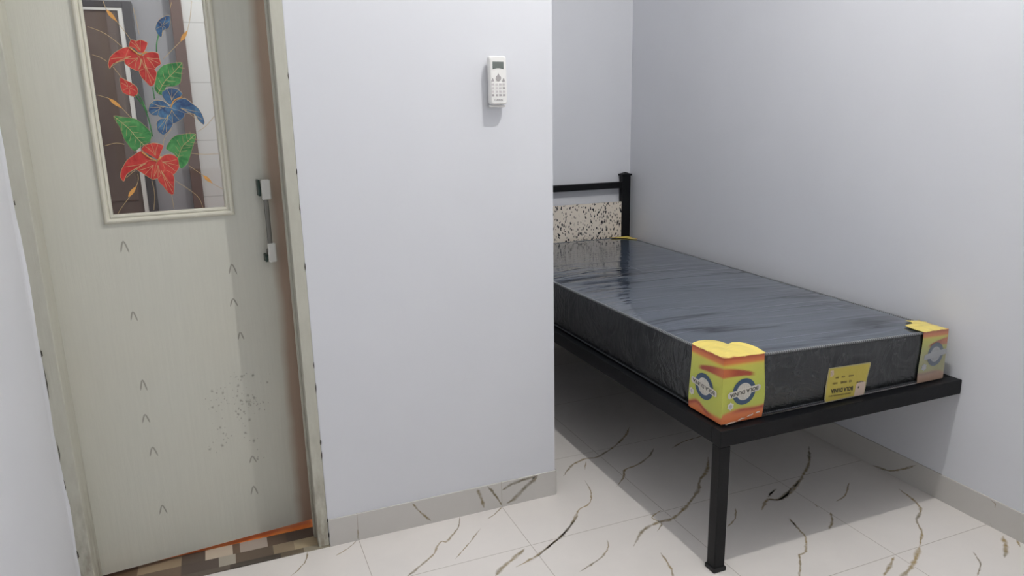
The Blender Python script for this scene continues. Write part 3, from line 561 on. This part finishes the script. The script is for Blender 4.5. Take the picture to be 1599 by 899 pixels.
for ln in A['stem']: tube(bm, smooth_line([flat(p, .0003) for p in ln], .006), .0016, 5, 1)
obj('painted_stem', bm, [M['p_gold'], M['p_green']], pane, 'thin gold and green stems painted on the glass')
# pull handle
bm = bmesh.new(); box(bm, .562, .576, -.046, -.036, .925, 1.155, bev=.004)
box(bm, .563, .575, -.038, 0, 1.125, 1.143, bev=.003); box(bm, .563, .575, -.038, 0, .935, .953, bev=.003)
hd = obj('door_handle', bm, M['steel'], door)
bm = bmesh.new(); box(bm, .559, .585, -.049, -.033, 1.105, 1.164, bev=.004); obj('handle_end', bm, M['lit_end'], hd, 'pale top end, painted as if lit')  # handle ends coloured pale to pass for its lit parts
bm = bmesh.new(); box(bm, .561, .584, -.049, -.033, .917, .975, bev=.004); obj('handle_end', bm, M['lit_end'], hd, 'pale bottom end, painted as if lit')
bm = bmesh.new(); box(bm, .552, .5585, -.034, 0, 1.115, 1.163, bev=.002); box(bm, .553, .5605, -.034, 0, .917, .94, bev=.002); obj('dark_gap_block', bm, M['dark_gap'], hd, 'dark blocks painted in for the shaded gaps behind the handle')  # dark blocks stand in for the shaded gaps beside the handle ends

# ---------------------------------------------------------------- bed frame
BX0, BY0, ZT, ZB = .2299, -.6118, .452, .402
bed = thing('bed_frame', 'black square-tube steel single bed frame with a speckled headboard panel', 'bed', (.70, .43, 0))
def part(name, dims, mt=None, bev=.0025, label=None, par=None):
    bm = bmesh.new(); box(bm, *dims, bev=bev); return obj(name, bm, mt or M['black_metal'], par or bed, label)
part('foot_rail', (BX0, XR-.002, BY0, BY0+.04, ZB, ZT))
part('side_rail', (BX0, BX0+.04, BY0+.0401, 1.4559, ZB, ZT))
part('side_rail', (XR-.042, XR-.002, BY0+.0401, 1.4559, ZB, ZT))
part('head_rail', (BX0+.0401, XR-.0421, 1.4561, 1.496, ZB, ZT))
for k in range(7): part('slat', (BX0+.0402, XR-.0422, -.45+k*.28, -.38+k*.28, .434, .4515), bev=.001)
lg = part('leg', (BX0, BX0+.037, BY0, BY0+.037, .012, ZB-.0002))
part('foot_cap', (BX0-.004, BX0+.041, BY0-.004, BY0+.041, 0, .014), M['rubber'], par=lg)
for xx in (BX0,):
    lg = part('leg', (xx, xx+.037, 1.4565, 1.4935, .012, ZB-.0002)); part('foot_cap', (xx-.004, xx+.041, 1.4525, 1.4975, 0, .014), M['rubber'], par=lg)
def post(x0, x1):
    o = part('headboard_post', (x0, x1, 1.457, 1.495, (.0 if x1 > 1 else ZT), .985))
    bm = bmesh.new(); box(bm, x0-.005, x1+.005, 1.452, 1.4995, .985, .995)
    r = bmesh.ops.create_cone(bm, cap_ends=True, segments=4, radius1=.032, radius2=.004, depth=.009, matrix=Matrix.Translation(((x0+x1)/2, 1.476, .9995)) @ Matrix.Rotation(math.pi/4, 4, 'Z'))
    obj('post_cap', bm, M['black_metal'], o)
post(1.130, 1.182); post(BX0, BX0+.052)
part('headboard_rail', (BX0+.0521, 1.1299, 1.458, 1.494, .916, .951))
part('headboard_panel', (BX0+.0521, 1.1298, 1.466, 1.482, .47, .838), M['speckle'], .001, 'cream board with dark speckles')

# ---------------------------------------------------------------- mattress
MX0, MX1, MY0, MY1, MB = .257, 1.143, -.577, 1.42, .4535
mtr = thing('mattress', 'plastic-wrapped dark grey mattress with printed yellow corner covers', 'mattress', ((MX0+MX1)/2, (MY0+MY1)/2, MB))
def outline(ins, rad=.045, nc=8, nx=24, ny=52):
    x0, x1, y0, y1 = MX0+ins, MX1-ins, MY0+ins, MY1-ins; r = max(.0005, rad-ins*.8)
    out = []
    for cx, cy, a0, (dx, dy), n in ((x0+r, y0+r, math.pi, (1,0), nx), (x1-r, y0+r, 1.5*math.pi, (0,1), ny), (x1-r, y1-r, 0, (-1,0), nx), (x0+r, y1-r, .5*math.pi, (0,-1), ny)):
        for k in range(nc): a = a0 + k/nc*math.pi/2; out.append((cx + r*math.cos(a), cy + r*math.sin(a)))
        e = (cx + r*math.cos(a0+math.pi/2), cy + r*math.sin(a0+math.pi/2))
        L_ = (x1-x0-2*r) if dx else (y1-y0-2*r)
        for k in range(n): out.append((e[0] + dx*L_*k/n, e[1] + dy*L_*k/n))
    return out
def ztop(x, y):
    u = (x-MX0)/(MX1-MX0); v = (y-MY0)/(MY1-MY0)
    z = (.653*(1-u) + .622*u)*(1-v) + (.640*(1-u) + .638*u)*v
    ed = min(x-MX0, MX1-x, y-MY0, MY1-y)
    z += .009*(1-math.exp(-max(0, ed)/.07)) + .0016*math.sin(x*9+1)*math.sin(y*5)*(1-math.exp(-max(0, ed)/.05))
    return z
def side_pt(i, ins0, t, off=0.):
    """point on the bulging side: outline index i, height fraction t"""
    pass
rad_seg = [(0.012, 0.0), (0.002, .03), (-.001, .12), (-.0035, .35), (-.0045, .6), (-.003, .85), (0.0, .97), (.004, 1.0)]
bm = bmesh.new(); rings = []
for ins, t_ in rad_seg:
    rings.append([bm.verts.new((x, y, MB + (ztop(x, y)-MB)*t_)) for x, y in outline(ins)])
ns = len(rings)
for ins in (.012, .03, .06, .10, .15, .20, .26, .32, .38, .42, .4425):
    rings.append([bm.verts.new((x, y, ztop(x, y))) for x, y in outline(ins)])
n = len(rings[0])
for j in range(len(rings)-1):
    for k in range(n):
        f = bm.faces.new((rings[j][k], rings[j][(k+1)%n], rings[j+1][(k+1)%n], rings[j+1][k])); f.smooth = True
        f.material_index = 0 if j < ns-1 else 1
bm.faces.new(rings[0][::-1]); f = bm.faces.new(rings[-1]); f.material_index = 1; f.smooth = True
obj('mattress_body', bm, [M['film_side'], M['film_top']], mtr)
# striped edge tape round the top and the bottom
def piping(name, ins, zf, rad, label, hi=(150,152,154)):
    base = [(x, y, zf(x, y)) for x, y in outline(ins, nc=10)]
    P = [Vector(p) for p in base] + [Vector(base[0])]; q = []; step = .0042
    for a, b in zip(P, P[1:]):
        q.append((a, b, (b-a).length))
    pts = []; s = 0; tot = sum(l for _, _, l in q); nn = int(tot/step); acc = 0; idx = 0
    for k in range(nn):
        d = k*tot/nn
        while d > acc + q[idx][2] and idx < len(q)-1: acc += q[idx][2]; idx += 1
        pts.append(q[idx][0].lerp(q[idx][1], (d-acc)/q[idx][2]))
    bm = bmesh.new(); tl = bm.verts.layers.float_color.new('tint'); rr = []
    for i, p in enumerate(pts):
        t = (pts[(i+1) % nn] - pts[i-1]).normalized(); u = t.cross(Vector((0,0,1))).normalized(); v = t.cross(u)
        ring = []
        for k in range(8):
            a = k*math.pi/4; vv = bm.verts.new(p + (u*math.cos(a) + v*math.sin(a))*rad*(1.12 if i % 2 else .92))
            vv[tl] = lin(*hi) if i % 2 else lin(26,28,32); ring.append(vv)
        rr.append(ring)
    for i in range(nn):
        a, b = rr[i], rr[(i+1) % nn]
        for k in range(8): bm.faces.new((a[k], a[(k+1)%8], b[(k+1)%8], b[k]))
    obj(name, bm, M['piping'], mtr, label, smooth=True)
piping('edge_tape', .0015, lambda x, y: ztop(x, y)-.001, .0042, 'black and white striped tape round the top edge')
piping('edge_tape', .003, lambda x, y: MB+.007, .0038, 'dark striped tape round the bottom edge', (70,72,76))

# corner covers
YG, OR, RD, YE = lin(180,188,84), lin(208,118,70), lin(160,72,50), lin(232,210,108)
def mixc(a, b, t): t = max(0, min(1, t)); return tuple(x*(1-t)+y*t for x, y in zip(a, b))
def sst(a, b, x): t = max(0, min(1, (x-a)/(b-a))); return t*t*(3-2*t)
def cover_colour(u, t, side):
    """u: 0 at the corner, 1 at the outer edge; t: 0 bottom, 1 top of the side"""
    c = mixc(YG, lin(206,196,84), sst(.5, .95, t)*.6 + .2*(1-u))
    d = t - .875; c = mixc(c, mixc(OR, RD, sst(.93, 1.0, t)*.8), sst(.0, .04, d)) if d > 0 else c
    c = mixc(c, lin(230,160,66), sst(.93, .86, t)*sst(-.03, .03, d)*.6)
    mid = .775 - .05*(u/.65)**2; hb = .095*(1-.55*(u/.65)); w_ = sst(hb, hb*.55, abs(t-mid))*(1 - sst(.62, .8, u))
    c = mixc(c, mixc(OR, RD, sst(.0, .35, u)*.7+.3), w_)
    if side: low = .14 + .10*u + .03*math.sin(u*5)
    else: low = .09 + .10*math.exp(-((u-.72)/.22)**2)
    c = mixc(c, mixc(OR, RD, math.exp(-((t-low+.03)/.035)**2)*sst(.15, .45, u)), sst(.03, -.03, t-low))
    return c
def corner_cover(cx, cy, sx, sy, wx, wy, flap, label, logo=True, faded=0.):
    """sheet folded over a mattress corner; (sx, sy) point inwards along x and y"""
    top = lambda x, y: ztop(x, y) + .0015
    bm = bmesh.new(); tl = bm.verts.layers.float_color.new('tint'); nu, nt = 44, 64
    def wall_pt(along, u, t):
        # u 0..1 away from the corner
        bul = .0055 + .003*math.sin(math.pi*t)*min(1, u*4)
        r = .012
        if along == 'x':
            x = cx + sx*(wx*u + .0*r); y = cy - sy*bul*min(1, 1)
            x = cx - sx*.0055*(1-u)*(1-u) + sx*wx*u + sx*.004*math.sin(t*5)*u
            zt = top(max(MX0, min(MX1, x)), cy)
        else:
            y = cy - sy*.0055*(1-u)*(1-u) + sy*wy*u + sy*.004*math.sin(t*5+1)*u; x = cx - sx*bul
            zt = top(cx, max(MY0, min(MY1, y)))
        z = MB + .004 + (zt + .003 - MB - .004)*t
        return Vector((x, y, z))
    for along in ('x', 'y'):
        gr = [[None]*(nt+1) for _ in range(nu+1)]
        for a in range(nu+1):
            for b in range(nt+1):
                v = bm.verts.new(wall_pt(along, a/nu, b/nt)); v[tl] = mixc(cover_colour(a/nu, b/nt, along == 'x'), lin(150,146,134), faded*(1-.6*sst(.45,.9,b/nt))); gr[a][b] = v
        for a in range(nu):
            for b in range(nt): bm.faces.new((gr[a][b], gr[a+1][b], gr[a+1][b+1], gr[a][b+1]))
    # top flap with two rounded lobes
    P = [Vector(p) for p in flap]; c0 = Vector((cx - sx*.0055, cy - sy*.0055))
    rows = []
    for k in range(9):
        row = []
        for p in P:
            q = c0.lerp(p, k/8); x_, y_ = max(MX0, min(MX1, q.x)), max(MY0, min(MY1, q.y))
            v = bm.verts.new((q.x, q.y, top(x_, y_) + .0035 + .0015*math.sin(k*2.1+p.x*40)*(k/8))); v[tl] = YE if k > 0 else OR
            row.append(v)
        rows.append(row)
    for a, b in zip(rows, rows[1:]):
        for k in range(len(P)-1): bm.faces.new((a[k], a[k+1], b[k+1], b[k]))
    bmesh.ops.remove_doubles(bm, verts=bm.verts, dist=.0012)
    o = obj('corner_cover', bm, M['carton'], mtr, label, smooth=False)
    sd = o.modifiers.new('thick', 'SOLIDIFY'); sd.thickness = .0012; sd.offset = 0
    if logo:
        for along, lc, zc, rx in logo:
            if along == 'x': face = lambda a, b, lc=lc, zc=zc: (Vector((lc + a, cy - sy*.0092, zc + b)), Vector((0, -sy, 0)))
            else: face = lambda a, b, lc=lc, zc=zc: (Vector((cx - sx*.0092, lc - a, zc + b)), Vector((-sx, 0, 0)))
            tl_ = (.12 if along == 'x' else -.10)
            def rot(a, b, ang=-.0): return (a*math.cos(ang)-b*math.sin(ang), a*math.sin(ang)+b*math.cos(ang))
            bm = bmesh.new()
            def disc(r0, r1, mi, off, squ=1.0, wob=0):
                n_ = 36; A_, B_ = [], []
                for k in range(n_):
                    a = k*2*math.pi/n_
                    p, nr = face(math.cos(a)*r1*rx/.04, math.sin(a)*r1*squ); A_.append(bm.verts.new(p + nr*off))
                    if r0: p, nr = face(math.cos(a)*r0*rx/.04, math.sin(a)*r0*squ); B_.append(bm.verts.new(p + nr*off))
                if r0:
                    for k in range(n_): bm.faces.new((A_[k], A_[(k+1)%n_], B_[(k+1)%n_], B_[k])).material_index = mi
                else: bm.faces.new(A_).material_index = mi
            disc(.026, .040, 0, .0004); disc(0, .026, 1, .0006)
            for k in range(-2, 3):      # meridians of the globe
                pts = [face(k*.009*math.cos(t_)*rx/.04, .024*math.sin(t_))[0] + face(0,0)[1]*.0008 for t_ in [(-1.4+2.8*i/10) for i in range(11)]]
                tube(bm, pts, .0004, 4, 3, False)
            bw, bh = .056*rx/.04, .0095
            pb = [(-bw, -bh*.6), (-bw+.006, -bh), (bw-.006, -bh), (bw, -bh*.6), (bw, bh*.6), (bw-.006, bh), (-bw+.006, bh), (-bw, bh*.6)]
            sl = .10 if along == 'x' else -.08
            poly_slab(bm, [face(a, b + a*sl)[0] + face(0,0)[1]*.0008 for a, b in pb], face(0,0)[1], .0005, 1)
            if not faded: text_bm(bm, 'BOLA DUNIA', .016, lambda a, b: face(-a, -b - a*sl), .0016, 2, bw*1.75, .0004)
            bx, bz = (-.046, -.038) if along == 'x' else (-.058 if sx > 0 else .058, -.034)
            st = []
            for k in range(12):
                a = k*math.pi/6; rr = .0125 if k % 2 else .0095; st.append(face(bx + rr*math.cos(a), bz + rr*math.sin(a))[0] + face(0,0)[1]*.0004)
            poly_slab(bm, st, face(0,0)[1], .0005, 1)
            disc_p = [face(bx + .005*math.cos(k*math.pi/5), bz + .006*math.sin(k*math.pi/5))[0] + face(0,0)[1]*.001 for k in range(10)]
            poly_slab(bm, disc_p, face(0,0)[1], .0004, 3)
            obj('printed_logo', bm, [M['faded_blue'] if faded else M['blue_print'], M['faded_cream'] if faded else M['cream_print'], M['black_print'], M['grey_plastic']], o, 'faded grey ring emblem' if faded else 'blue ring emblem with lettering on a banner', keep=True)
    return o
corner_cover(MX0, MY0, 1, 1, .140, .145, [(.251,-.432),(.262,-.426),(.285,-.420),(.308,-.424),(.326,-.434),(.336,-.455),(.340,-.486),(.360,-.480),(.380,-.489),(.392,-.505),(.400,-.54),(.397,-.583)],
             'yellow-green corner cover with orange waves', [('x', .3245, .549, .041), ('y', -.503, .548, .043)])
corner_cover(MX1, MY0, -1, 1, .113, .105, [(1.149,-.472),(1.135,-.474),(1.108,-.470),(1.082,-.474),(1.088,-.492),(1.070,-.512),(1.048,-.516),(1.026,-.520),(1.021,-.545),(1.030,-.583)],
             'yellow corner cover at the wall side, faded', [('x', 1.095, .549, .036)], .75)
corner_cover(MX1, MY1, -1, -1, .105, .10, [(1.149,1.32),(1.13,1.315),(1.10,1.325),(1.092,1.352),(1.075,1.372),(1.05,1.385),(1.036,1.40),(1.035,1.426)],
             'yellow corner cover beside the headboard post', None)
# film fold at the foot of the near cover, glints painted as pale tubes
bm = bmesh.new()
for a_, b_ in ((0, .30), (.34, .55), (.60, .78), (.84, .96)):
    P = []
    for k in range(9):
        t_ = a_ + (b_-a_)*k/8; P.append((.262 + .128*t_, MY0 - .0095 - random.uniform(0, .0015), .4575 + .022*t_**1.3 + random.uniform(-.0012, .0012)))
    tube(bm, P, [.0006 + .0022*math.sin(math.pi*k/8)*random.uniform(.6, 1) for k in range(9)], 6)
obj('fold_glint', bm, M['film_glint'], mtr, 'pale painted glints on a crumpled fold of film', smooth=True)
# label, stuck on upside down
LY = MY0 - .0048
lab = [(.6445,.5685),(.732,.5655),(.815,.5625),(.8165,.556),(.807,.512),(.8005,.458),(.72,.458),(.640,.458),(.6365,.470),(.6375,.512)]
bm = bmesh.new(); poly_slab(bm, [(a, LY, b) for a, b in lab], (0,-1,0), .0006, 0)
lb = obj('label', bm, [M['label_edge']], mtr, 'yellow label stuck on upside down')
bm = bmesh.new(); cxl, czl = .725, .514
poly_slab(bm, [(cxl+(a-cxl)*.955, LY-.0007, czl+(b-czl)*.94) for a, b in lab], (0,-1,0), .0003, 0)
poly_slab(bm, [(.757,LY-.0011,.459),(.797,LY-.0011,.459),(.801,LY-.0011,.500),(.776,LY-.0011,.506),(.762,LY-.0011,.497)], (0,-1,0), .0002, 1)
poly_slab(bm, [(.651,LY-.0011,.560),(.664,LY-.0011,.559),(.666,LY-.0011,.545),(.660,LY-.0011,.540),(.652,LY-.0011,.541)], (0,-1,0), .0002, 1)
obj('label_field', bm, [M['label'], M['pink_print']], lb)
bm = bmesh.new()
slope = -.045
def on_label(cx_, cz_): return lambda a, b: (Vector((cx_-a, LY-.0014, cz_-b + (-a)*slope)), Vector((0,-1,0)))
text_bm(bm, 'BOLA DUNIA', .0185, on_label(.705, .4905), .0002, 0, .090, .0008)
def smudges(zc, xs, h, mi):
    for a, b in xs:
        x = a
        while x < b:
            w_ = random.uniform(.0022, .0042); hh = h*random.uniform(.7, 1.1); sh = (x-.72)*slope
            poly_slab(bm, [(x,LY-.0013,zc-hh/2+sh),(min(b,x+w_),LY-.0013,zc-hh/2+sh),(min(b,x+w_),LY-.0013,zc+hh/2+sh),(x,LY-.0013,zc+hh/2+sh)], (0,-1,0), .0002, mi); x += w_ + .0012
smudges(.5315, [(.674,.688),(.699,.713),(.728,.748)], .0062, 1)
smudges(.5135, [(.664,.683),(.697,.722),(.731,.742)], .0072, 1)
smudges(.4735, [(.652,.742)], .0048, 1)
smudges(.5065, [(.762,.792)], .0040, 0)
poly_slab(bm, [(.770,LY-.0014,.484),(.776,LY-.0014,.484),(.776,LY-.0014,.490),(.770,LY-.0014,.490)], (0,-1,0), .0002, 0)
poly_slab(bm, [(.653,LY-.0014,.556),(.655,LY-.0014,.556),(.655,LY-.0014,.544),(.653,LY-.0014,.544)], (0,-1,0), .0002, 1)
poly_slab(bm, [(.660,LY-.0014,.556),(.6618,LY-.0014,.556),(.6618,LY-.0014,.544),(.660,LY-.0014,.544)], (0,-1,0), .0002, 1)
obj('label_lettering', bm, [M['black_print'], M['dim_print']], lb, keep=True)

# ---------------------------------------------------------------- air-conditioner remote in its wall holder
RX, RZ, RW, RH = -.1955, 1.4365, .0555, .142
hold = thing('remote_holder', 'white plastic bracket on the partition wall behind the remote control', 'holder', (RX, 0, RZ-.07))
bm = bmesh.new(); box(bm, RX-.022, RX+.022, -.0108, -.0003, RZ-.062, RZ+.02, bev=.002)
box(bm, RX-.024, RX+.0285, -.020, -.0095, RZ-.0785, RZ-.0725, bev=.0015)
obj('bracket', bm, M['white_plastic'], hold)
rem = thing('remote_control', 'white air conditioner remote control hung on the partition wall', 'remote control', (RX, -.02, RZ-.071))
bm = bmesh.new()
def rr_outline(w_, h_, r, n_=6):
    o_ = []
    for sx_, sz_, a0 in ((1,1,0), (-1,1,.5*math.pi), (-1,-1,math.pi), (1,-1,1.5*math.pi)):
        for k in range(n_+1):
            a = a0 + k/n_*math.pi/2; o_.append((sx_*(w_/2-r) + r*math.cos(a), sz_*(h_/2-r) + r*math.sin(a)))
    return o_
prev = None
for w_, h_, y_ in ((RW-.006, RH-.006, -.0115), (RW-.001, RH-.001, -.0155), (RW, RH, -.022), (RW-.0005, RH-.0005, -.030), (RW-.004, RH-.003, -.0345), (RW-.009, RH-.008, -.0365)):
    cur = [bm.verts.new((RX + a + (b/RH)*-.0015, y_, RZ + b)) for a, b in rr_outline(w_, h_, .009)]
    if prev:
        for k in range(len(cur)):
            f = bm.faces.new((prev[k], prev[(k+1)%len(cur)], cur[(k+1)%len(cur)], cur[k])); f.smooth = True
    else: bm.faces.new(cur)
    prev = cur
bm.faces.new(prev)
obj('casing', bm, M['white_plastic'], rem)
def slab_on(name, polys, mt, y=-.0366, th=.0012, label=None):
    bm = bmesh.new()
    for pg in polys: poly_slab(bm, [(RX+a, y, RZ+b) for a, b in pg], (0,-1,0), th)
    return obj(name, bm, mt, rem, label)
arc = lambda x0, x1, z0, z1, s: [(x0, z0)] + [(x0+(x1-x0)*k/8, z0 + s*math.sin(math.pi*k/8)) for k in range(1, 8)] + [(x1, z0), (x1, z1), (x0, z1)]
slab_on('display_screen', [arc(-.0185, .0165, .0315, .0535, .0035)], M['screen'], th=.0005)
slab_on('power_button', [[(.0085*math.cos(k*math.pi/8)-.001, .006+.0085*math.sin(k*math.pi/8)+(.006 if k == 4 else 0)) for k in range(16)]], M['grey_plastic'])
tri = lambda x, z, s: [(x-s, z-s), (x+s, z-s), (x+s*.3, z+s), (x-s*.3, z+s)]
slab_on('side_button', [tri(-.0195, .001, .0045)], M['grey_plastic']); slab_on('side_button', [tri(.0155, .001, .0045)], M['grey_plastic'])
for cx_ in (-.0195, -.0065, .0045, .0165):
    for j in range(4):
        z_ = -.012 - j*.0105
        if abs(cx_) < .01 or j in (1, 3) or True:
            slab_on('keypad_button', [[(cx_-.0038, z_-.003), (cx_+.0038, z_-.003), (cx_+.0038, z_+.003), (cx_-.0038, z_+.003)]], M['grey_plastic'] if (j == 3 or (j == 1 and cx_ > .01)) else M['key_light'], th=.0008)
bm = bmesh.new(); text_bm(bm, 'DAIKIN', .009, lambda a, b: (Vector((RX-.0015+a, -.0367, RZ-.0575+b)), Vector((0,-1,0))), .0004, 0, .026, .0002)
obj('maker_lettering', bm, M['grey_plastic'], rem, keep=True)

# ---------------------------------------------------------------- ceiling lamps (above the frame)
def bulb_lamp(x, y, zb, label):
    t_ = thing('ceiling_lamp', label, 'lamp', (x, y, ZC))
    bm = bmesh.new(); cyl(bm, (x, y, ZC-.012), (0,0,1), .05, .024); cyl(bm, (x, y, (ZC-.024+zb+.11)/2), (0,0,1), .02, ZC-.024-zb-.11)
    t_['group'] = 'ceiling lamps'
    obj('lamp_holder', bm, M['white_plastic'], t_)
    bm = bmesh.new(); r = bmesh.ops.create_uvsphere(bm, u_segments=20, v_segments=12, radius=.03, matrix=Matrix.Translation((x, y, zb+.075)))
    obj('bulb', bm, M['bulb'], t_, smooth=True)
bulb_lamp(ROOM_LAMP[0], ROOM_LAMP[1], ROOM_LAMP[2]-.005, 'bare bulb in a white holder on the bedroom ceiling')
bulb_lamp(-.62, .72, 2.35, 'bare bulb in a white holder on the bathroom ceiling')
